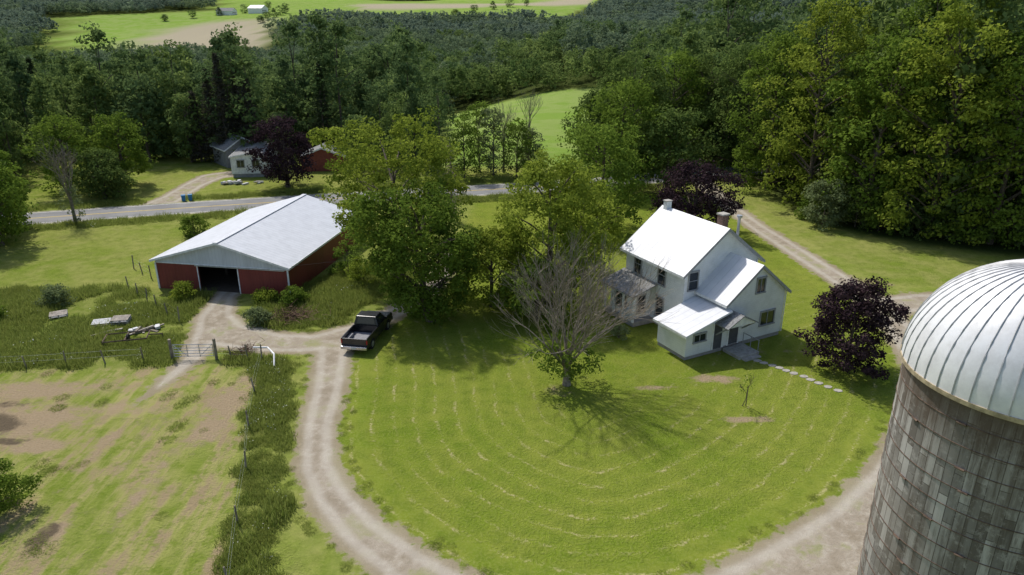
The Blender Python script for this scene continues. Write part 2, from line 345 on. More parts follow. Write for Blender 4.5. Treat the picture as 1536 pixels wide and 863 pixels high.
# ---------------------------------------------------------------- materials
bark=simple('bark',(.12,.095,.07),.9,var=.4,scale=6); bark_grey=simple('dead_bark',(.23,.195,.152),.9,var=.35,scale=5)
L_maple=leafmat('maple_leaves',(.088,.145,.020),(.21,.295,.045),.42,.25)
L_yel=leafmat('yellow_green_leaves',(.145,.20,.022),(.31,.37,.055),.45,.25)
L_dark=leafmat('oak_leaves',(.070,.115,.028),(.175,.24,.060),.38,.3)
L_for=leafmat('forest_leaves',(.078,.128,.034),(.245,.315,.088),.40,.75,(.090,.145,.062))
L_haze=leafmat('haze_tinted_leaves',(.115,.162,.090),(.25,.315,.155),.36,.5,(.13,.18,.11))  # distance haze painted into the leaf colour: paler, bluer green
L_haze2=leafmat('deep_haze_tinted_leaves',(.130,.178,.125),(.245,.305,.190),.36,.5,(.15,.20,.155))  # farthest trees: more aerial haze mixed into the leaf colour
L_cop=leafmat('copper_leaves',(.024,.015,.019),(.070,.045,.049),.15,.2)
L_pale=leafmat('pale_leaves',(.12,.155,.06),(.24,.29,.13),.35,.2)
L_spr=leafmat('spruce_needles',(.055,.055,.04),(.12,.11,.08),.15,.3)
L_weed=leafmat('weed_leaves',(.14,.205,.028),(.32,.36,.10),.45,.7,(.23,.26,.06))
L_flo=simple('white_flowers',(.6,.6,.5),.8)
# ---------------------------------------------------------------- hero trees
def hero(name,leaf,loc,rz=0,**k):
    return place(name,tree_mesh(name,[bark,leaf],**k),(loc[0],loc[1],float(height(loc[0],loc[1]))),rz)
hero('maple_tree',L_maple,(-6.0,50.3),H=9.6,zb=.6,R=3.7,prof=prof_vase,nc=320,nl=75,ls=.24,cr=.8,tr=.3,seed=3,inner=.45,off=(-1.6,.6))
hero('maple_tree',L_yel,(-9.6,57.5),H=13.2,zb=3.4,R=5.0,prof=prof_vase,nc=240,nl=75,ls=.25,cr=.85,tr=.32,seed=4,inner=.45)
hero('maple_tree',L_yel,(3.0,53.6),H=11.2,zb=1.5,R=3.9,prof=prof_round,nc=260,nl=70,ls=.24,cr=.8,tr=.28,seed=5,inner=.4)
hero('apple_tree',L_yel,(-1.6,53.2),H=5.8,zb=.5,R=3.3,nc=150,nl=65,ls=.22,cr=.7,tr=.18,seed=6)
hero('maple_tree',L_maple,(1.8,50.3),H=4.4,zb=.3,R=2.7,nc=110,nl=60,ls=.22,cr=.65,tr=.15,seed=16)
hero('ash_tree',L_maple,(9.2,74),H=10.6,zb=2,R=4.6,nc=200,nl=50,ls=.3,cr=.95,seed=7)
hero('ash_tree',L_yel,(6.2,60.5),H=8.4,zb=1.2,R=3.2,nc=140,nl=50,ls=.27,cr=.8,seed=17)
hero('copper_beech_tree',L_cop,(-29.3,94),H=8.7,zb=1.2,R=3.9,nc=180,nl=50,ls=.3,cr=.9,seed=8,inner=.2)
hero('purple_plum_tree',L_cop,(21.6,42.3),H=5.9,zb=.5,R=2.5,nc=170,nl=80,ls=.19,cr=.6,tr=.14,seed=9,inner=.2)
hero('copper_beech_tree',L_cop,(18.8,73),H=7.0,zb=1.0,R=4.2,nc=180,nl=50,ls=.28,cr=.9,seed=10,inner=.2)
hero('walnut_tree',L_maple,(-51.0,95),H=8.6,zb=1.8,R=3.5,nc=170,nl=50,ls=.3,cr=.9,seed=11)
hero('lilac_bush',L_pale,(33.2,75.5),H=4.8,zb=.2,R=2.1,nc=80,nl=60,ls=.25,cr=.7,tr=.1,seed=12)
hero('shrub',L_maple,(-32.8,72.5),H=1.9,zb=.1,R=1.35,nc=40,nl=50,ls=.2,cr=.5,tr=.06,seed=13)
hero('shrub',L_maple,(-24.2,28.0),H=2.3,zb=.1,R=1.6,nc=80,nl=100,ls=.12,cr=.45,tr=.06,seed=14)
hero('shrub',L_pale,(7.6,47.2),H=.9,zb=.05,R=.6,nc=22,nl=50,ls=.12,cr=.3,tr=.04,seed=15)
for i,(xx,yy,hh,rr) in enumerate([(-14.5,61,2.6,1.4),(-12.6,58.2,2.2,1.3),(-36,53.5,1.5,1.0),(-39,50,1.7,1.2),(-26.4,54.6,1.3,.9),(-18.9,49.9,1.1,.8),(-17.2,53.6,1.3,.9),(-19.6,53.9,1.0,.8)]):
    hero('shrub',[L_maple,L_yel,L_pale][i%3],(xx,yy),i,H=hh,zb=.05,R=rr,nc=40,nl=55,ls=.16,cr=.42,tr=.04,seed=160+i,limbs=6)
for i,(xx,yy,hh,rr,lf) in enumerate([(13.8,92,13.0,5.0,L_maple),(17.5,108,15,5.6,L_dark),(23.5,110,15.5,5.6,L_maple),(29,112,15,5,L_dark),(12.8,106.0,11,3.8,L_dark),(19.5,90,10,4.3,L_dark)]):
    hero('oak_tree',lf,(xx,yy),i,H=hh,zb=2.0,R=rr,nc=190,nl=45,ls=.38,cr=1.15,seed=20+i)
for i,(xx,yy,hh,rr,lf) in enumerate([(35.0,84,22,5.4,L_yel),(38,76.5,19,4.8,L_maple),(42.5,72,22.5,5.4,L_yel),(47.5,69.5,20,5.2,L_maple),(53,67,22,5,L_dark),(33,93,18,5,L_maple),(44.5,80,25,5.6,L_maple),(33,103,17,5,L_dark)]):
    hero('maple_tree',lf,(xx,yy),i*1.3,H=hh,zb=1.0,R=rr,prof=prof_round,nc=250,nl=48,ls=.38,cr=1.2,seed=40+i,inner=.4,limbs=40)
for i in range(13):
    u=i/12; xx=33.2+u*21; yy=79-12*u**.6+((i*37)%10)*.12
    hero('understory_shrub',[L_maple,L_dark,L_pale][(i*5)%3],(xx,yy),i,H=2.2+((i*7)%5)*.6,zb=.1,R=1.5+((i*3)%4)*.25,nc=40,nl=45,ls=.27,cr=.65,tr=.06,seed=140+i,limbs=8)
for i,(xx,yy,hh,rr) in enumerate([(-50.5,69,9.5,3.2),(-53,64.5,10.5,3.6),(-54,74.5,6.5,2.8),(-50,88,5.5,2.6),(-56,91,9,3.6)]):
    hero('ash_tree',[L_maple,L_dark][i%2],(xx,yy),i,H=hh,zb=.6,R=rr,nc=140,nl=50,ls=.3,cr=.9,seed=60+i)
for i,(xx,yy,hh,rr) in enumerate([(-6.5,99,8.6,2.0),(-2.6,101,9.2,2.2),(.6,100,7.6,2.1),(2.6,103,6.0,1.9),(-4.5,103,9.5,2.4)]):
    hero('poplar_tree',[L_maple,L_pale][i%2],(xx,yy),i,H=hh,zb=.8,R=rr,nc=90,nl=30,ls=.28,cr=.7,tr=.12,seed=70+i,limbs=30)
def dead_mesh(name,seed,trunk,limbs,L,r0,lev,spread,up,base_leaf=None,tilt=.75,shrink=.68,tk=.42):
    r=np.random.default_rng(seed); q=Q(); tips=[]
    q.tube([(0,0,-.2),(.03,0,trunk*.5),(0,.05,trunk)],[r0*1.35,r0,r0*1.05],0,9)
    for i in range(limbs):
        a=i*2.4+r.random()*.6; tl=tilt*(.15+.85*((i*7)%limbs)/limbs)
        grow(q,(0.05*math.cos(a),.05*math.sin(a),trunk-.1-.4*r.random()),(math.cos(a)*tl,math.sin(a)*tl,1),L*(.85+.3*r.random()),r0*tk,lev,r,spread,up,0,tips,(2,4),shrink)
    mats=[bark_grey]
    if base_leaf:
        mats.append(base_leaf[0]); crown(q,0,0,0,*base_leaf[1:],r)
    return q.mesh(name,mats)
place('dead_tree',dead_mesh('dead_tree',5,1.6,22,2.3,.22,4,.27,.05,(L_maple,3.1,1.2,2.1,prof_round,46,50,.17,.5),1.1,.78,.31),(3.4,40.4,0))
place('bare_tree',dead_mesh('bare_tree',6,2.5,8,2.6,.16,3,.3,.06,(L_pale,5.0,.4,1.4,prof_cone,30,30,.2,.5),.35),(-47.6,77.0,0))
place('bare_tree',dead_mesh('bare_tree',8,4.0,8,2.4,.14,3,.25,.12,None,.25),(-1.2,103,0))
place('bare_tree',dead_mesh('bare_tree',9,5.0,8,2.4,.14,3,.25,.12,None,.25),(2.4,107,0))
def spruce_mesh(name,H,R,seed,leaf,dens=1.0,dead=False,ls=.42,step=.32):
    r=np.random.default_rng(seed); q=Q(); q.tube([(0,0,-.2),(0,0,H*.5),(0,0,H)],[.2,.13,.02],0,7)
    zz=.8
    while zz<H-.2:
        t=zz/H; rad=R*(1-t)**.8+.12
        for k in range(int(7)):
            a=r.random()*6.28; L=rad*(.7+.4*r.random()); p0=np.array([0,0,zz+r.random()*.2]); p1=p0+np.array([math.cos(a)*L,math.sin(a)*L,-.18*L])
            q.tube([p0,(p0+p1)/2+np.array([0,0,.05]),p1],[.035,.025,.01],0,3)
            n=int(9*dens*max(1,L)); 
            if n<1: continue
            u=r.random(n)[:,None]; C=p0+(p1-p0)*(.2+.8*u)+r.normal(size=(n,3))*.14*np.array([1,1,.8])
            q.leaves(C,r.normal(size=(n,3))*.5+np.array([0,0,1]),ls if not dead else .2,r.random(n),1,.4,r)
        zz+=step if not dead else .4
    return q.mesh(name,[bark_grey if dead else bark,leaf])
for i,(xx,yy,hh) in enumerate([(-42.5,109.5,15.8),(-40.4,110.5,15),(-44.8,111,13.8),(-38.6,109.5,12.5),(-47.3,111,10.5)]):
    place('spruce_tree',spruce_mesh('spruce_tree',hh,2.3,80+i,L_spr,1.2),(xx,yy,0))
place('dead_spruce_tree',spruce_mesh('dead_spruce_tree',8.6,1.5,90,simple('dry_needles',(.25,.19,.12),.9),.6,True),(-6.6,78,0))
q=Q(); r_=np.random.default_rng(3); grow(q,(0,0,0),(0,0,1),1.0,.025,3,r_,.25,.1,0); crown(q,0,0,0,2.2,.9,.3,prof_round,12,9,.1,.2,r_); q.tube([(.2,0,0),(.2,0,1.3)],[.03,.03],0,5)
place('sapling_tree',q.mesh('sapling',[bark,L_maple]),(13.6,37.8,0))
# ---------------------------------------------------------------- forest
protoN=[tree_mesh('forest_tree',[bark,L_for],H=9.5+1.3*i,zb=1.0,R=2.7+.45*(i%4),prof=[prof_round,prof_vase,prof_cone][i%3],nc=80,nl=30,ls=.5,cr=1.1,tr=.2,seed=100+i,limbs=5) for i in range(7)]
protoN2=protoN*2+[spruce_mesh('forest_spruce',14,2.4,120,leafmat('hemlock_needles',(.035,.055,.025),(.09,.12,.05),.2,.4),.8,False,.6,.45)]
def patch_mesh(name,seed,size,n,leaf,nc,nl,ls):
    r=np.random.default_rng(seed); q=Q(); g=int(math.sqrt(n)); s=size/g
    for i in range(g):
        for j in range(g):
            if r.random()<.05: continue
            cx=(i+.5-g/2)*s+r.normal()*s*.25; cy=(j+.5-g/2)*s+r.normal()*s*.25; H=7+8*r.random()
            crown(q,cx,cy,0,H,H*.35,2.6+2.6*r.random(),[prof_round,prof_vase,prof_cone][r.integers(3)],nc,nl,ls,1.35,r,.25,0)
            tb=r.random(); q.S[-1]=np.clip(q.S[-1]*.35+tb*1.0-.17,0,1)
    return q.mesh(name,[leaf])
protoM=[patch_mesh('forest_patch',200+i,27,16,L_for if i<3 else L_haze,42,9,.95) for i in range(6)]
protoF=[patch_mesh('distant_patch',230+i,44,36,L_haze2 if i else L_haze,20,6,1.7) for i in range(4)]
def road_d(x,y): return float(seg_dist(np.array([x]),np.array([y]),ROAD)[0])
def sdp(x,y,P): return float(sdpoly(np.array([x]),np.array([y]),P)[0])
fr=random.Random(5); forest=empty('forest')
def put(me,x,y,s,dz=0): place('tree',me,(x,y,float(height(x,y))+dz),fr.random()*6.28,s,forest)
y_=112
while y_<265:
    w=y_*.78+22; x_=-w
    while x_<w:
        xx=x_+fr.uniform(-2.4,2.4); yy=y_+fr.uniform(-2.4,2.4)
        if sdp(xx,yy,MEADOW)<-2.5 and road_d(xx,yy)>5 and not (xx>60 and yy>140): 
            k=fr.uniform(.75,1.25)*(1.25 if xx>32 and yy<170 else 1); put(fr.choice(protoN2),xx,yy,(k,k,k*fr.uniform(.9,1.15)))
        x_+=6.1
    y_+=6.0
for P,kk in ((RF,1.75),(LF,.9),([(-25,97),(-9,99.5),(-8,112),(-25,112)],.85),([(-140,84),(-64,86),(-62,112),(-140,112)],.95)):
    bx=[p[0] for p in P]; by=[p[1] for p in P]; yy0=min(by)
    while yy0<max(by):
        xx0=min(bx)
        while xx0<max(bx):
            xx=xx0+fr.uniform(-2,2); yy=yy0+fr.uniform(-2,2)
            if sdp(xx,yy,P)>1.5+(3 if kk>1.5 else 0) and road_d(xx,yy)>5.5 and abs(xx)<yy*.8+18:
                k=kk*fr.uniform(.8,1.15); put(fr.choice(protoN),xx,yy,(k*.85,k*.85,k))
            xx0+=5.2 if kk<1.5 else 6.6
        yy0+=5.0 if kk<1.5 else 6.6
y_=278
while y_<720:
    w=y_*.76+45; x_=-w
    while x_<w:
        xx=x_+fr.uniform(-5,5); yy=y_+fr.uniform(-5,5)
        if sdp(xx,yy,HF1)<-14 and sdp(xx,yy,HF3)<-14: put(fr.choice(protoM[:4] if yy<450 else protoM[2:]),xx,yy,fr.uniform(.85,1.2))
        x_+=24
    y_+=23
while y_<1700:
    w=y_*.74+50; x_=-w
    while x_<w:
        xx=x_+fr.uniform(-7,7); yy=y_+fr.uniform(-7,7)
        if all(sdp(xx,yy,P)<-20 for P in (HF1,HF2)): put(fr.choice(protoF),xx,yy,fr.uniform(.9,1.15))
        x_+=38
    y_+=37
for a,b,n in (((-292,905),(-292,1010),5),((-430,965),(-330,1060),5),((-70,960),(20,1090),5)):
    for i in range(n):
        u=i/(n-1); put(protoN[i%7],a[0]+(b[0]-a[0])*u,a[1]+(b[1]-a[1])*u,(1.5,1.5,.8))
# ---------------------------------------------------------------- weeds
weedp=[]
for i in range(6):
    r=np.random.default_rng(300+i); q=Q(); n=130; a=r.random(n)*6.28; rad=1.05*np.sqrt(r.random(n))
    C=np.stack([rad*np.cos(a),rad*np.sin(a),np.zeros(n)],1); q.blades(C,.55 if i%2 else .36,.055,r.random(n),0,r)
    n=60; a=r.random(n)*6.28; rad=.85*np.sqrt(r.random(n)); zz=(.03+.38*r.random(n))*(1-.5*rad)
    C=np.stack([rad*np.cos(a),rad*np.sin(a),zz],1); q.leaves(C,r.normal(size=(n,3))*.6+np.array([0,0,1]),.15,r.random(n)*.8,0,.45,r)
    if i==5:
        m=7; C=np.stack([r.normal(size=m)*.4,r.normal(size=m)*.4,.45+.2*r.random(m)],1); q.leaves(C,np.tile([0,0,1.],(m,1))+r.normal(size=(m,3))*.3,.09,r.random(m),1,.9,r)
    weedp.append(q.mesh('weed_clump',[L_weed,L_flo]))
weeds=empty('weeds')
def weed_at(x,y,s,fl=.03,k=1): place('weed',weedp[5] if fr.random()<fl else fr.choice(weedp[:5]),(x,y,0),fr.random()*6.28,(s,s,s*fr.uniform(.5,1.2)*k),weeds)
N=12000; cx=rng.uniform(-46,-6,N); cy=rng.uniform(18,66,N)
vn=fbm(cx*.35,cy*.35,3); vs=fbm(cx*.2+9,cy*.2,2); vf=fbm(cx*.9,cy*.5+4,2)
inW=(sdpoly(cx,cy,WEED)>0)|(sdpoly(cx,cy,ISLE)>.2); inF=(seg_dist(cx-.8,cy,FENCE)<.55+1.3*vf)&(cy<43.8)
free=np.minimum.reduce([seg_dist(cx,cy,DRIVE,DW),seg_dist(cx,cy,YARD,YW),seg_dist(cx,cy,GATE,GW)])>.35
pst=(sdpoly(cx,cy,PAST)>.3)&(vn>.5)&(rng.random(N)<.10)
ok=((inW&(vn>.42))|inF|pst)&free&~((cx>-29.8)&(cx<-14)&(cy>55.3)&(cx<-18+(cy-55.4)*.18))
for xx,yy,s_,f_,p_,v_ in zip(cx[ok],cy[ok],vs[ok],inF[ok],(pst&~inF)[ok],vf[ok]):
    if p_: weed_at(xx,yy,fr.uniform(.25,.55),0,.4)
    elif f_: weed_at(xx,yy,fr.uniform(.2,.45)+.35*v_,.12,.75+.8*v_)
    else: weed_at(xx,yy,fr.uniform(.25,.55)+.55*s_,.02,1.15)
ed=[]
for P,W_ in ((DRIVE[:19],DW[:19]),(YARD,YW)):
    for k in range(200):
        i=fr.randrange(len(P)-1); u=fr.random(); ax,ay=P[i];bx,by=P[i+1]; w_=W_[i]*(1-u)+W_[i+1]*u; L=math.hypot(bx-ax,by-ay); d=(w_+fr.uniform(-.05,.6))*fr.choice((-1,1))
        ed.append((ax+(bx-ax)*u-(by-ay)/L*d,ay+(by-ay)*u+(bx-ax)/L*d))
for xx,yy in ed:
    if min(float(seg_dist(np.array([xx]),np.array([yy]),p,w)[0]) for p,w in ((DRIVE,DW),(YARD,YW),(EAST,EW),(GATE,GW)))>-.15: weed_at(xx,yy,fr.uniform(.15,.32),.0,.5)
for k in range(700):
    i=fr.randrange(2,9); u=fr.random(); ax,ay=ROAD[i];bx,by=ROAD[i+1]; s_=fr.choice((-1,1)); d=fr.uniform(3.4,5.6)*s_; L=math.hypot(bx-ax,by-ay)
    xx=ax+(bx-ax)*u-(by-ay)/L*d; yy=ay+(by-ay)*u+(bx-ax)/L*d
    if float(seg_dist(np.array([xx]),np.array([yy]),HOME,HW)[0])>.4 and float(seg_dist(np.array([xx]),np.array([yy]),DRIVE,DW)[0])>.4: weed_at(xx,yy,fr.uniform(.5,1.0))
# ---------------------------------------------------------------- farmhouse
t=NT('white_siding'); o=t.obj(); sx=t.n('ShaderNodeSeparateXYZ'); t.l(o,sx.inputs[0])
fz=t.math('FRACT',t.math('DIVIDE',sx.outputs[2],.16)); c=t.mix(t.rng(t.noise(o,1.2,6,.7),.35,.75),(.82,.82,.81),(.70,.70,.68)); c=t.mix(t.rng(fz,.0,.14,.4,0),c,(.48,.48,.49))
MW=t.end(t.bsdf(c,.6,normal=t.bump(fz,.5,.03)))
t=NT('white_metal_roof'); o=t.obj(); sx=t.n('ShaderNodeSeparateXYZ'); t.l(o,sx.inputs[0])
fy=t.math('ABSOLUTE',t.math('SUBTRACT',t.math('FRACT',t.math('DIVIDE',sx.outputs[1],.6)),.5)); seam=t.rng(fy,.03,.07,1,0)
c=t.mix(t.rng(t.noise(o,.8,5),.35,.7),(.70,.71,.72),(.62,.63,.65)); c=t.mix(t.math('MULTIPLY',seam,.35),c,(.45,.46,.48)); MR=t.end(t.bsdf(c,.45,normal=t.bump(seam,.4,.03),spec=.4))
white=simple('white_trim',(.75,.75,.73),.5); greytrim=simple('grey_trim',(.30,.30,.30),.6)
glass=simple('window_glass',(.02,.025,.03),.08,spec=.8); found=simple('foundation',(.3,.28,.26),.9)
greyroof=simple('weathered_shingle',(.22,.22,.215),.9,var=.35,scale=8); brick=simple('chimney_brick',(.16,.10,.075),.9,var=.4,scale=9); dark=simple('dark_door',(.09,.09,.10),.5)
def gable(par,tag,p0,p1,q0,q1,zr,ze,oe,og,wall,roof,zbase=0,th=.14):
    pm=(p0+p1)/2; sl=(zr-ze)/(pm-p0)
    g=.02; extr(tag+'_walls',[(p0,zbase),(p1,zbase),(p1,ze-th-g),(pm,zr-th-g),(p0,ze-th-g)],q0,q1,wall,par)
    for sgn,nm in ((-1,'left'),(1,'right')):
        pe=pm+sgn*(pm-p0+oe); zE=ze-oe*sl
        c=[(pm,q0-og,zr),(pe,q0-og,zE),(pe,q1+og,zE),(pm,q1+og,zr)]
        slab(tag+'_roof_'+nm,c if sgn>0 else c[::-1],th,roof,par)
        for qq,nn in ((q0-og-.03,'front'),(q1+og,'back')):
            V=[(pm,qq,zr+.01),(pe,qq,zE+.01),(pe,qq,zE-.2),(pm,qq,zr-.2)]; V+= [(a,b+.03,c_) for a,b,c_ in V]
            pmesh(tag+'_rake_'+nm+nn,V,[(0,1,2,3),(7,6,5,4),(0,4,5,1),(1,5,6,2),(2,6,7,3),(3,7,4,0)],greytrim if wall is MW else white,par)
        box(tag+'_fascia_'+nm,min(pe,pe+sgn*.03),max(pe,pe+sgn*.03),q0-og,q1+og,zE-.18,zE+.005,white,par)
def window(par,face,u,z,w,h,at,trim=None,n=0):
    trim=trim or white
    def b(n_,u0,u1,z0,z1,d0,d1,m):
        if face=='q-': box(n_,u0,u1,at-d1,at-d0,z0,z1,m,par)
        elif face=='p-': box(n_,at-d1,at-d0,u0,u1,z0,z1,m,par)
        else: box(n_,at+d0,at+d1,u0,u1,z0,z1,m,par)
    b('glass',u-w/2,u+w/2,z-h/2,z+h/2,.003,.02,glass)
    T=.09
    b('frame_l',u-w/2-T,u-w/2,z-h/2,z+h/2,.002,.07,trim); b('frame_r',u+w/2,u+w/2+T,z-h/2,z+h/2,.002,.07,trim)
    b('frame_top',u-w/2-T,u+w/2+T,z+h/2,z+h/2+.12,.002,.09,trim); b('sill',u-w/2-T-.03,u+w/2+T+.03,z-h/2-.09,z-h/2,.002,.12,trim)
    if h>1: b('meeting_rail',u-w/2,u+w/2,z-.025,z+.025,.022,.05,trim)
    else: b('mullion',u-.025,u+.025,z-h/2,z+h/2,.022,.05,trim)
H=empty('farmhouse',(11.65,44.2,0),math.radians(28))
gable(H,'main',1.7,8.5,2.6,9.3,7.7,5.1,.4,.3,MW,MR,.3)
gable(H,'wing',3.0,8.4,-.3,2.59,5.8,3.65,.3,.25,MW,MR,.3)
box('main_foundation',1.76,8.44,2.66,9.24,-.1,.3,found,H); box('wing_foundation',3.05,8.35,-.25,2.6,-.1,.3,found,H)
extr('kitchen_walls',[(-.4,.25),(2.98,.25),(2.98,2.95),(-.4,2.05)],-.35,2.55,MW,H)
box('kitchen_foundation',-.36,2.9,-.31,2.5,-.1,.25,found,H)
slab('kitchen_roof',[(-.85,-.85,2.06),(3.0,-.85,3.12),(3.0,2.58,3.12),(-.85,2.58,2.06)],.13,MR,H)
box('kitchen_fascia',-.88,-.851,-.85,2.58,1.88,2.05,white,H)
for qv in (5.0,7.8): window(H,'p-',qv,4.0,.75,1.45,1.7,greytrim)
window(H,'p-',5.0,1.5,.75,1.45,1.7,greytrim)
window(H,'q-',2.45,4.2,.75,1.25,2.6,greytrim); window(H,'q-',5.9,4.25,.7,1.0,-.3,greytrim); window(H,'q-',6.9,1.65,1.25,.95,-.3,greytrim)
window(H,'q-',.75,1.45,.95,.5,-.35,greytrim)
for qv in (4.2,7.4): window(H,'p+',qv,4.0,.75,1.45,8.5,greytrim); window(H,'p+',qv,1.5,.75,1.45,8.5,greytrim)
box('door',3.35,4.2,-.36,-.303,.35,2.3,dark,H); box('door_frame_l',3.25,3.35,-.4,-.302,.3,2.4,white,H); box('door_frame_r',4.2,4.3,-.4,-.302,.3,2.4,white,H); box('door_top',3.35,4.2,-.4,-.302,2.3,2.4,white,H)
box('side_door',1.95,2.7,-.41,-.353,.3,2.15,dark,H); box('side_door_frame',1.85,1.95,-.43,-.352,.3,2.25,white,H)
for s_ in (-1,1):
    c=[(3.35,-1.6,2.95),(3.35+s_*1.35,-1.6,2.25),(3.35+s_*1.35,-.36,2.25),(3.35,-.36,2.95)]
    slab('hood_roof',c if s_>0 else c[::-1],.08,greyroof,H)
    pmesh('hood_brace',[(3.35+s_*1.2-.04,-1.5,2.2),(3.35+s_*1.2+.04,-1.5,2.2),(3.35+s_*1.2+.04,-.37,1.3),(3.35+s_*1.2-.04,-.37,1.3),(3.35+s_*1.2-.04,-1.4,2.24),(3.35+s_*1.2+.04,-1.4,2.24),(3.35+s_*1.2+.04,-.37,1.42),(3.35+s_*1.2-.04,-.37,1.42)],[(0,1,2,3),(7,6,5,4),(0,4,5,1),(1,5,6,2),(2,6,7,3),(3,7,4,0)],greytrim,H)
extr('hood_gable',[(2.1,2.22),(4.6,2.22),(3.35,2.84)],-1.5,-1.42,white,H)
conc=simple('concrete',(.36,.34,.30),.9,var=.2,scale=4)
box('stoop',2.9,4.7,-2.0,-.42,-.05,.22,conc,H,.02); box('stoop_step',3.1,4.5,-2.4,-2.0,-.05,.1,conc,H,.02)
box('railing_top',4.62,4.66,-1.95,-.45,1.0,1.05,greytrim,H)
for qv in (-1.9,-1.2,-.5): box('railing_post',4.62,4.66,qv-.02,qv+.02,.22,1.0,greytrim,H)
box('porch_floor',-.2,1.68,5.6,9.2,.05,.4,found,H); slab('porch_roof',[(-.55,5.35,2.55),(1.66,5.35,3.2),(1.66,9.45,3.2),(-.55,9.45,2.55)],.1,greyroof,H); box('porch_beam',-.3,-.15,5.5,9.3,2.25,2.44,white,H)
for qv in (5.62,6.85,8.0,9.15): box('porch_post',-.29,-.16,qv-.07,qv+.07,.4,2.25,white,H)
extr('bay_wall',[(.1,.4),(1.68,.4),(1.68,3.02),(.1,2.56)],6.2,8.9,MW,H); window(H,'p-',7.5,1.55,1.2,1.1,.1,greytrim)
window(H,'q-',.9,1.5,.6,1.3,6.2,greytrim); box('porch_rail',-.26,-.2,5.7,6.78,1.1,1.16,white,H)
for qv in np.arange(5.75,6.75,.16): box('baluster',-.25,-.21,qv,qv+.04,.4,1.1,white,H)
box('chimney',4.85,5.3,8.8,9.2,7.3,8.15,white,H); box('chimney_cap',4.8,5.35,8.75,9.25,8.15,8.22,conc,H)
box('brick_chimney',5.9,6.45,3.9,4.45,6.2,8.1,brick,H); box('brick_chimney_cap',5.84,6.51,3.84,4.51,8.1,8.2,conc,H)
steel=simple('galvanised_steel',(.45,.46,.47),.4,.6)
cyl('flue_pipe',7.1,3.5,5.9,7.9,.10,steel,H); cyl('flue_cap',7.1,3.5,7.95,8.1,.2,steel,H)
for pa in ((1.72,2.52),(8.4,2.5)): box('corner_board',pa[0]-.08,pa[0]+.02,pa[1]+.04,pa[1]+.075,.3,4.9,white,H)
box('downspout',8.42,8.48,-.37,-.31,.3,3.4,white,H)
st=empty('stepping_stone_path'); 
for i in range(11):
    u=i/10; cx_=16.3+3.7*u+fr.uniform(-.1,.1); cy_=43.7-4.1*u+.25*math.sin(u*3); a0=fr.random()*6; n=7
    pts=[(cx_+(.24+.08*fr.random())*math.cos(a0+6.283*j/n),cy_+(.17+.06*fr.random())*math.sin(a0+6.283*j/n)) for j in range(n)]
    extr('stone',pts,-.05,.03,conc,st,'z')
# ---------------------------------------------------------------- barn
def ribmetal(name,col,axis,period,dirty=.2):
    t=NT(name); o=t.obj(); sx=t.n('ShaderNodeSeparateXYZ'); t.l(o,sx.inputs[0])
    f=t.math('ABSOLUTE',t.math('SUBTRACT',t.math('FRACT',t.math('DIVIDE',sx.outputs[axis],period)),.5)); rb=t.rng(f,.05,.13,1,0)
    c=t.mix(t.rng(t.noise(t.scalev(o,(1,1,.3)),1.0,6,.7),.35,.75),col,tuple(v*(1-dirty) for v in col)); c=t.mix(t.math('MULTIPLY',rb,.25),c,tuple(v*.6 for v in col))
    return t.end(t.bsdf(c,.5,normal=t.bump(rb,.5,.03)))
redm=ribmetal('red_metal_siding',(.22,.048,.038),0,.3); redm2=ribmetal('red_metal_siding_side',(.22,.048,.038),1,.3)
bw=ribmetal('grey_gable_metal',(.62,.64,.66),0,.3); br_=ribmetal('barn_roof_metal',(.56,.58,.61),1,.45,.16)
B=empty('red_barn',(-29.5,57.2,0),math.radians(-10)); W=11.7; Ln=16; zr=4.35; ze=2.65; pm=W/2; d0,d1=3.8,7.3
box('front_wall_left',0,d0,0,.12,0,2.35,redm,B); box('front_wall_right',d1,W,0,.12,0,2.35,redm,B)
extr('front_gable',[(0,2.35),(W,2.35),(W,ze-.14),(pm,zr-.14),(0,ze-.14)],0,.12,bw,B)
box('gable_trim',0,W,-.05,-.003,2.28,2.36,white,B)
box('left_wall',0,.12,.122,Ln-.12,0,ze-.16,redm2,B); box('right_wall',W-.12,W,.122,Ln-.12,0,ze-.16,redm2,B)
extr('back_wall',[(0,0),(W,0),(W,ze-.14),(pm,zr-.14),(0,ze-.14)],Ln-.12,Ln,redm,B)
box('dirt_floor',.13,W-.13,.13,Ln-.13,.0,.02,simple('barn_dirt',(.09,.07,.05),.95),B)
sl=(zr-ze)/pm
for s_,nm in ((-1,'left'),(1,'right')):
    oe=.3; pe=pm+s_*(pm+oe); zE=ze-oe*sl; c=[(pm,-.3,zr),(pe,-.3,zE),(pe,Ln+.3,zE),(pm,Ln+.3,zr)]
    slab('roof_'+nm,c if s_>0 else c[::-1],.1,br_,B)
    V=[(pm,-.34,zr+.02),(pe,-.34,zE+.02),(pe,-.34,zE-.16),(pm,-.34,zr-.16)]; V+=[(a,b+.038,c_) for a,b,c_ in V]
    pmesh('rake_'+nm,V,[(0,1,2,3),(7,6,5,4),(0,4,5,1),(1,5,6,2),(2,6,7,3),(3,7,4,0)],white,B)
    box('eave_trim_'+nm,min(pe,pe+s_*.03),max(pe,pe+s_*.03),-.3,Ln+.3,zE-.15,zE+.01,white,B)
box('ridge_cap',pm-.2,pm+.2,-.3,Ln+.3,zr-.02,zr+.03,br_,B)
for pv in (0,W): box('corner_trim',pv-.07,pv+.07,-.055,.0-.004,0,2.28,white,B)
box('door_jamb_l',d0-.08,d0,-.05,-.003,0,2.28,white,B); box('door_jamb_r',d1,d1+.08,-.05,-.003,0,2.28,white,B)
box('door_track',d0-.2,W*.98,-.12,-.06,2.2,2.27,steel,B)
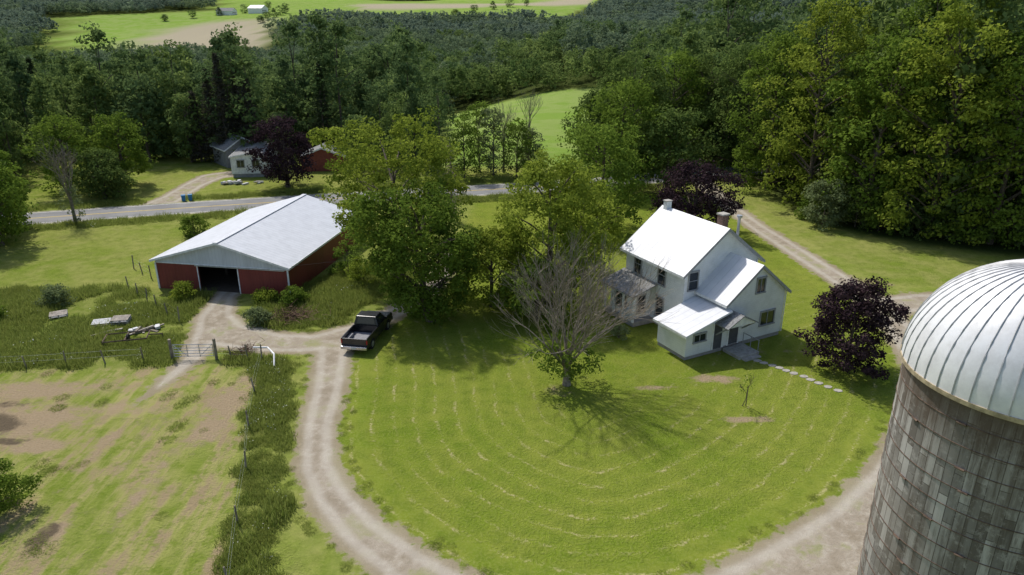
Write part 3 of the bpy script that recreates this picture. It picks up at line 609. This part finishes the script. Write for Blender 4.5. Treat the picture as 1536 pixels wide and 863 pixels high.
for qv in (4,8,12):
    for pv in (d0,d1): box('interior_post',pv-.08,pv+.08,qv-.08,qv+.08,.02,3.2,bark,B)
# ---------------------------------------------------------------- silo
t=NT('silo_staves'); uv=t.n('ShaderNodeUVMap').outputs[0]; o=t.obj()
b=t.n('ShaderNodeTexBrick'); t.l(uv,b.inputs[0]); b.offset=.5; b.inputs['Scale'].default_value=1; b.inputs['Mortar Size'].default_value=.012; b.inputs['Brick Width'].default_value=1.52; b.inputs['Row Height'].default_value=.26; b.inputs['Bias'].default_value=-.05
b.inputs['Color1'].default_value=(.08,.072,.062,1); b.inputs['Color2'].default_value=(.52,.51,.48,1); b.inputs['Mortar'].default_value=(.035,.03,.025,1)
sx=t.n('ShaderNodeSeparateXYZ'); t.l(o,sx.inputs[0])
st1=t.noise(t.scalev(o,(2.2,2.2,.22)),1.0,6,.75); st2=t.noise(o,3.5,6,.8)
c=t.mix(.24,b.outputs[0],(.26,.24,.215)); c=t.mix(t.rng(st1,.45,.62,0,.7),c,(.085,.07,.055)); c=t.mix(t.rng(st2,.50,.66,0,.6),c,(.42,.405,.375)); c=t.mix(t.rng(t.noise(o,.5,4),.35,.65,0,.3),c,(.17,.14,.105))
top=t.rng(t.math('ADD',sx.outputs[2],t.math('MULTIPLY',st1,3.5)),12.6,14.4,0,.8); c=t.mix(top,c,(.085,.06,.042))
MS=t.end(t.bsdf(c,.9,normal=t.bump(t.math('ADD',b.outputs[1],t.math('MULTIPLY',st2,-.6)),-.7,.03)))
t=NT('dome_metal'); o=t.obj(); n=t.noise(o,1.6,6,.7); c=t.mix(t.rng(n,.35,.7),(.72,.725,.73),(.58,.58,.58)); MD=t.end(t.bsdf(c,t.rng(n,.3,.7,.42,.58),.15,spec=.5))
rust=simple('rusty_hoop',(.13,.09,.065),.8,.2,.4,6)
S=empty('concrete_silo',(14.05,17.75,0)); R=3.0; HZ=12.7
ns=96; V=[];
for z_ in (-.2,HZ):
    for i in range(ns+1):
        a=2*math.pi*i/ns; V.append((R*math.cos(a),R*math.sin(a),z_))
F=[(i,i+1,ns+1+i+1,ns+1+i) for i in range(ns)]
me=bpy.data.meshes.new('staves'); me.from_pydata(V,[],F); me.update(); me.materials.append(MS); ul=me.uv_layers.new(name='UVMap')
for p in me.polygons:
    p.use_smooth=True
    for li in p.loop_indices:
        v=me.loops[li].vertex_index; i=v%(ns+1); zz=V[v][2]; ul.data[li].uv=(zz,2*math.pi*R*i/ns)
place('staves',me,parent=S)
q=Q(); zz=.3
while zz<HZ-.1:
    V=[]
    for (rr,dz) in ((R-.01,-.010),(R+.018,-.010),(R+.018,.010),(R-.01,.010)):
        V+= [(rr*math.cos(a),rr*math.sin(a),zz+dz) for a in np.linspace(0,2*math.pi,73)]
    F=[(j*73+i,j*73+i+1,((j+1)%4)*73+i+1,((j+1)%4)*73+i) for j in range(4) for i in range(72)]
    q.add(V,F,0,.5)
    for a in (3.6+.35*math.sin(zz*7),5.6):
        c0=np.array([(R+.04)*math.cos(a),(R+.04)*math.sin(a),zz]); tdir=np.array([-math.sin(a),math.cos(a),0]); q.tube([c0-tdir*.12,c0+tdir*.12],[.03,.03],0,5)
    zz+=.62
place('hoops',q.mesh('hoops',[rust]),parent=S)
NG=44; q=Q(); V=[];F=[]; sub=3; na=NG*sub; nb=14
for j in range(nb+1):
    ph=(math.pi/2)*j/nb*.985
    for i in range(na):
        a=2*math.pi*i/na; rr=3.1*math.cos(ph); V.append((rr*math.cos(a),rr*math.sin(a),HZ+.05+3.02*math.sin(ph)))
F=[(j*na+i,j*na+(i+1)%na,(j+1)*na+(i+1)%na,(j+1)*na+i) for j in range(nb) for i in range(na)]
place('dome',quad_mesh('dome',V,F,[MD],smooth=True),parent=S)
for i in range(NG):
    a=2*math.pi*i/NG; pts=[((3.11)*math.cos(p)*math.cos(a),(3.11)*math.cos(p)*math.sin(a),HZ+.05+3.03*math.sin(p)) for p in np.linspace(0,1.5,12)]
    q.tube(pts,[.02]*12,0,4)
place('ribs',q.mesh('ribs',[simple('rib_metal',(.42,.42,.42),.5,.2)]),parent=S)
cyl('dome_cap',0,0,HZ+3.0,HZ+3.14,.35,MD,S,24)
cyl('rim_band',0,0,HZ-.06,HZ+.06,3.13,simple('rim_galvanised',(.40,.33,.22),.6,.3,.3,5),S,96)
# ---------------------------------------------------------------- pickup truck
T=empty('pickup_truck',(-10.2,47.3,0),math.radians(-10))
blk=simple('black_paint',(.012,.012,.014),.25,0,.1,2,.6); tire=simple('tyre_rubber',(.02,.02,.02),.9); rim=simple('alloy_rim',(.45,.45,.46),.35,.7); chrome=simple('chrome_bumper',(.5,.5,.52),.25,.9); bed=simple('bed_liner',(.22,.22,.23),.7); lamp=simple('tail_lamp',(.35,.01,.01),.3); pl=simple('licence_plate',(.6,.6,.55),.5)
def arch(cy,r=.42,z0=.38,n=8): return [(cy+r*math.cos(a),z0+r*math.sin(a)) for a in np.linspace(0,math.pi,n)]
cabp=[(-.35,.42)]+arch(1.62)[::-1]+[(2.45,.42),(2.58,.55),(2.58,.92),(2.45,1.05),(1.2,1.14),(-.35,1.14)]
extr('body_front',cabp,-.93,.93,blk,T,'x',.03)
sidep=[(-2.6,.5),(-2.5,.42)]+arch(-1.6)[::-1]+[(-.37,.42),(-.37,1.14),(-2.6,1.14)]
for s_ in (-1,1): extr('bed_side',sidep,min(s_*.93,s_*.84),max(s_*.93,s_*.84),blk,T,'x',.015); box('wheel_well',min(s_*.838,s_*.6),max(s_*.838,s_*.6),-2.05,-1.15,.62,.86,bed,T,.03)
box('bed_floor',-.838,.838,-2.52,-.37,.5,.62,bed,T); box('tailgate',-.838,.838,-2.6,-2.53,.5,1.12,blk,T,.015); box('bed_bulkhead',-.838,.838,-.42,-.37,.62,1.16,blk,T)
box('rear_bumper',-.92,.92,-2.8,-2.62,.38,.6,chrome,T,.03); box('licence_plate',-.16,.16,-2.808,-2.802,.44,.56,pl,T); box('front_bumper',-.92,.92,2.6,2.74,.36,.62,chrome,T,.03); box('grille',-.55,.55,2.585,2.62,.65,.9,steel,T)
b0=[(-.9,-.35,1.145),(.9,-.35,1.145),(.9,1.3,1.145),(-.9,1.3,1.145)]; b1=[(-.72,-.2,1.76),(.72,-.2,1.76),(.72,.75,1.76),(-.72,.75,1.76)]
pmesh('cab',b0+b1,[(3,2,1,0),(4,5,6,7),(0,1,5,4),(1,2,6,5),(2,3,7,6),(3,0,4,7)],blk,T,.04)
def lerp3(A,B,u): return tuple(a+(b-a)*u for a,b in zip(A,B))
def pane(n_,i,j,off,u0,u1,v0,v1):
    P=[]
    for u,v in ((u0,v0),(u1,v0),(u1,v1),(u0,v1)):
        p=lerp3(lerp3(b0[i],b0[j],u),lerp3(b1[i],b1[j],u),v); P.append((p[0]+off[0],p[1]+off[1],p[2]+off[2]))
    pmesh(n_,P,[(0,1,2,3)],glass,T)
pane('rear_window',0,1,(0,-.012,.004),.12,.88,.18,.85); pane('windshield',2,3,(0,.012,.012),.07,.93,.1,.9)
pane('side_window_r',1,2,(.012,0,.004),.1,.48,.15,.85); pane('side_window_r2',1,2,(.012,0,.004),.52,.86,.15,.85); pane('side_window_l',3,0,(-.012,0,.004),.14,.48,.15,.85); pane('side_window_l2',3,0,(-.012,0,.004),.52,.9,.15,.85)
for s_ in (-1,1):
    box('tail_lamp',min(s_*.94,s_*.85),max(s_*.94,s_*.85),-2.615,-2.602,.75,1.05,lamp,T); box('mirror',min(s_*1.12,s_*.93),max(s_*1.12,s_*.93),.95,1.05,1.15,1.33,blk,T,.02); box('headlight',min(s_*.9,s_*.62),max(s_*.9,s_*.62),2.59,2.61,.68,.88,pl,T)
    for cy_ in (1.62,-1.6):
        cyl('tyre',cy_,.37,min(s_*.92,s_*.68),max(s_*.92,s_*.68),.37,tire,T,24,axis='x'); cyl('rim',cy_,.37,min(s_*.935,s_*.9),max(s_*.935,s_*.9),.21,rim,T,16,axis='x')
# ---------------------------------------------------------------- mobile home & old house beyond the road
M=empty('mobile_home',(-38.5,99.5,0),math.radians(8))
box('skirt',.1,4.6,.1,9.9,0,.5,greytrim,M); gable(M,'home',0,4.7,0,10,3.35,2.95,.15,.15,white,greyroof,.5,.08)
window(M,'q-',1.3,1.9,.9,.9,0,greytrim); window(M,'q-',3.3,1.9,.9,.9,0,greytrim); window(M,'p+',3,1.9,.9,.9,4.7,greytrim)
M2=empty('old_grey_house',(-41.5,106,0),math.radians(40)); gable(M2,'house',0,5,0,5.5,4.3,2.8,.3,.3,simple('grey_siding',(.25,.25,.25),.8),greyroof,0); window(M2,'q-',2.5,1.6,.9,1.1,0)
def heap(name,cx,cy,n,items,sp=(.9,.5)):
    e=empty(name,(cx,cy,0)); 
    for i in range(n):
        w,d,h,m=fr.choice(items); o=box('piece_%d'%i,-w/2,w/2,-d/2,d/2,0,h,m,e,.01); o.location=(fr.uniform(-sp[0],sp[0]),fr.uniform(-sp[1],sp[1]),fr.choice([0,.08,.16])); o.rotation_euler=(fr.uniform(-.12,.12),fr.uniform(-.12,.12),fr.uniform(0,3))
    return e
wood=simple('weathered_wood',(.36,.32,.27),.9,var=.3); tarp=simple('white_tarp',(.55,.55,.55),.6); blue=simple('blue_plastic',(.04,.20,.38),.5)
heap('junk_pile',-36.2,95.8,18,[(.9,.35,.2,tarp),(.6,.4,.3,tarp),(.5,.3,.3,greytrim),(.9,.4,.15,wood)],(2.6,.5))
def trashbin(x,y):
    e=empty('recycling_bin',(x,y,0),.3); extr('body',[(-.18,0),(.18,0),(.23,.7),(-.23,.7)],-.2,.2,blue,e,bevel=.02); box('lid',-.25,.25,-.25,.23,.7,.76,blue,e,.02)
    cyl('wheel',.2,.1,-.25,-.19,.1,tire,e,12,axis='x')
trashbin(-39.8,86.6); trashbin(-39.1,86.9)
redsh=empty('red_shed',(-30,103.5,0),.1); gable(redsh,'shed',0,6,0,4,3.4,2.2,.2,.2,simple('faded_red',(.25,.07,.05),.8),greyroof,0)
# ---------------------------------------------------------------- fences, gate, pallets, debris
post=simple('fence_post_wood',(.22,.19,.145),.9,var=.3)
def fence(name,P,step,h=1.15,wires=(.4,.7,1.0)):
    e=empty(name); q=Q(); P=np.array(P,float); d=np.r_[0,np.cumsum(np.hypot(*np.diff(P,axis=0).T))]; s=np.arange(0,d[-1]+.01,step); pts=np.stack([np.interp(s,d,P[:,0]),np.interp(s,d,P[:,1])],1)
    r=np.random.default_rng(4)
    for p in pts: hh=h*(.85+.25*r.random()); l=r.normal(size=2)*.08; q.tube([(p[0],p[1],-.1),(p[0]+l[0],p[1]+l[1],hh)],[.05,.045],0,6); q.tube([(p[0]+l[0],p[1]+l[1],hh-.01),(p[0]+l[0],p[1]+l[1],hh)],[.045,.001],0,6)
    place('posts',q.mesh('posts',[post]),parent=e); q=Q()
    for w in wires: q.tube([(p[0],p[1],w) for p in pts],[.003]*len(pts),0,3)
    place('wires',q.mesh('wires',[steel]),parent=e)
fence('wire_fence',FENCE,4.2,1.1,(.5,.95)); fence('wire_fence',[(-46,42.2),(-33,42.4),(-25,43.6),(-22.6,43.8)],2.4,1.0,(.5,.9)); fence('wire_fence',[(-19.8,44.0),(-16.6,43.7)],1.1)
fence('wire_fence',[(-34,62),(-30.2,58.6)],1.8); fence('wire_fence',[(-24.8,50),(-28,53),(-32,57)],2.0)
g=empty('metal_gate',(-21.2,43.9,0),.04); q=Q()
for z_ in (.25,.45,.65,.85,1.1): q.tube([(-1.3,0,z_),(1.3,0,z_)],[.025,.025],0,5)
for x_ in (-1.3,-.4,.4,1.3): q.tube([(x_,0,.2),(x_,0,1.12)],[.028,.028],0,5)
q.tube([(-1.3,0,1.1),(-.4,0,.25)],[.02,.02],0,5); q.tube([(1.3,0,1.1),(.4,0,.25)],[.02,.02],0,5)
place('bars',q.mesh('bars',[steel]),parent=g); cyl('post_l',-1.45,0,0,1.5,.1,post,g,10); cyl('post_r',1.45,0,0,1.5,.1,post,g,10)
q=Q(); q.tube([(-17.3,44.2,.75),(-16.3,44.1,.8),(-15.6,43.2,.75),(-15.4,42.4,.3)],[.06,.06,.06,.05],0,8); place('white_rail',q.mesh('white_rail',[white]))
def pallets(name,x,y,rz,n):
    e=empty(name,(x,y,0),rz)
    for k in range(n):
        z0=.0+.15*k
        for i in range(7): box('deck',-.6,.6,-.5+i*.15,-.4+i*.15,z0+.11,z0+.13,wood if k%2 else tarp,e)
        for i in range(3): box('runner',-.58+i*.54,-.5+i*.54,-.5,.5,z0,z0+.108,wood,e)
pallets('pallet_stack',-30.2,49.3,.3,3); pallets('pallet_stack',-28.9,49.6,.2,4); pallets('pallet_stack',-34.5,51.2,.5,2)
heap('lumber_pile',-26.7,48.6,12,[(1.4,.15,.08,wood),(.35,.3,.2,tarp),(1.1,.2,.1,post)])
heap('lumber_pile',-29.5,47.9,10,[(1.7,.14,.08,wood),(1.2,.16,.08,wood),(1.1,.2,.1,post)])
bb=simple('brush_brown',(.14,.085,.055),.9)
q=Q(); r_=np.random.default_rng(77)
for i in range(260):
    p0=r_.normal(size=3)*np.array([.8,.55,.0])+np.array([0,0,.05+.5*r_.random()]); d=r_.normal(size=3)*np.array([1,1,.35]); d/=np.linalg.norm(d); q.tube([p0,p0+d*.5+np.array([0,0,.05]),p0+d*1.0],[.02,.015,.006],0,3)
place('brush_pile',q.mesh('brush_pile',[bb]),(-16.5,50.6,0)); place('brush_pile',bpy.data.meshes['brush_pile'],(-18.2,44.6,0),1,(.6,.5,.8))
tf=empty('trailer_frame',(-27,46.6,0),.25); q=Q()
for a,b_ in (((-1.4,-.7,.45),(1.4,-.7,.45)),((-1.4,.7,.45),(1.4,.7,.45)),((-1.4,-.7,.45),(-1.4,.7,.45)),((1.4,-.7,.45),(1.4,.7,.45)),((0,-.7,.45),(0,.7,.45)),((1.4,0,.45),(2.3,0,.4)),((-1.4,-.7,.0),(-1.4,-.7,.5)),((-1.4,.7,.0),(-1.4,.7,.5)),((2.3,0,0),(2.3,0,.45))): q.tube([a,b_],[.05,.05],0,5)
place('frame',q.mesh('frame',[rust]),parent=tf); cyl('wheel',0,.3,-.0,.14,.3,tire,tf,16,axis='x')
q=Q(); q.tube([(0,0,0),(0,0,1.8)],[.06,.06],0,6); q.tube([(-.5,0,1.5),(.5,0,1.5)],[.12,.12],0,4); zz=float(height(12.5,146)); place('meadow_marker_post',q.mesh('mp',[white]),(12.5,146,zz))
q=Q(); A=np.array([-18.2,55.4,2.5]); Bp=np.array([9.2,52.5,5.0])
q.tube([A+(Bp-A)*u+np.array([0,0,1.8*u*(1-u)]) for u in np.linspace(0,1,16)],[.010]*16,0,4)
place('service_wire',q.mesh('service_wire',[simple('black_cable',(.02,.02,.02),.7)]))
for i,(xx,yy,w,l,rz,hh) in enumerate([(-362,1010,11,24,1.3,9),(-325,1015,13,22,1.2,10),(-340,1035,10,12,.2,10)]):
    e=empty('hill_farm_building',(xx,yy,float(height(xx,yy))),rz); gable(e,'barn',0,w,0,l,hh,hh-3.5,.4,.4,white,greyroof if i!=1 else MR,-2)
    for k in range(4): window(e,'q-',2+k*2.2,3.2,1.0,1.6,0,greytrim)
# ---------------------------------------------------------------- light, sky, camera
el=math.radians(53); az=math.radians(-36)   # azimuth from +Y, negative = towards -X
sd_=Vector((math.sin(az)*math.cos(el),math.cos(az)*math.cos(el),math.sin(el)))
L=bpy.data.lights.new('sun','SUN'); L.energy=4.0; L.angle=math.radians(1.8); L.color=(1,.96,.90); lo=link(bpy.data.objects.new('sun',L)); lo.rotation_euler=sd_.to_track_quat('Z','Y').to_euler(); lo.location=(0,0,60)
w=bpy.data.worlds.new('World'); sc.world=w; w.use_nodes=True; nt=w.node_tree; bg=nt.nodes['Background']; sky=nt.nodes.new('ShaderNodeTexSky'); sky.sky_type='NISHITA'; sky.sun_disc=False; sky.sun_elevation=el; sky.sun_rotation=az%(2*math.pi); sky.dust_density=2.0
nt.links.new(sky.outputs[0],bg.inputs[0]); bg.inputs[1].default_value=.15
cd=bpy.data.cameras.new('camera'); cam=link(bpy.data.objects.new('camera',cd)); cam.location=(0,0,22); cam.rotation_euler=(math.radians(69),0,0); cd.lens=25.71; cd.sensor_width=36; cd.clip_end=6000; cd.clip_start=.5
sc.camera=cam
print('objects',len(bpy.data.objects))
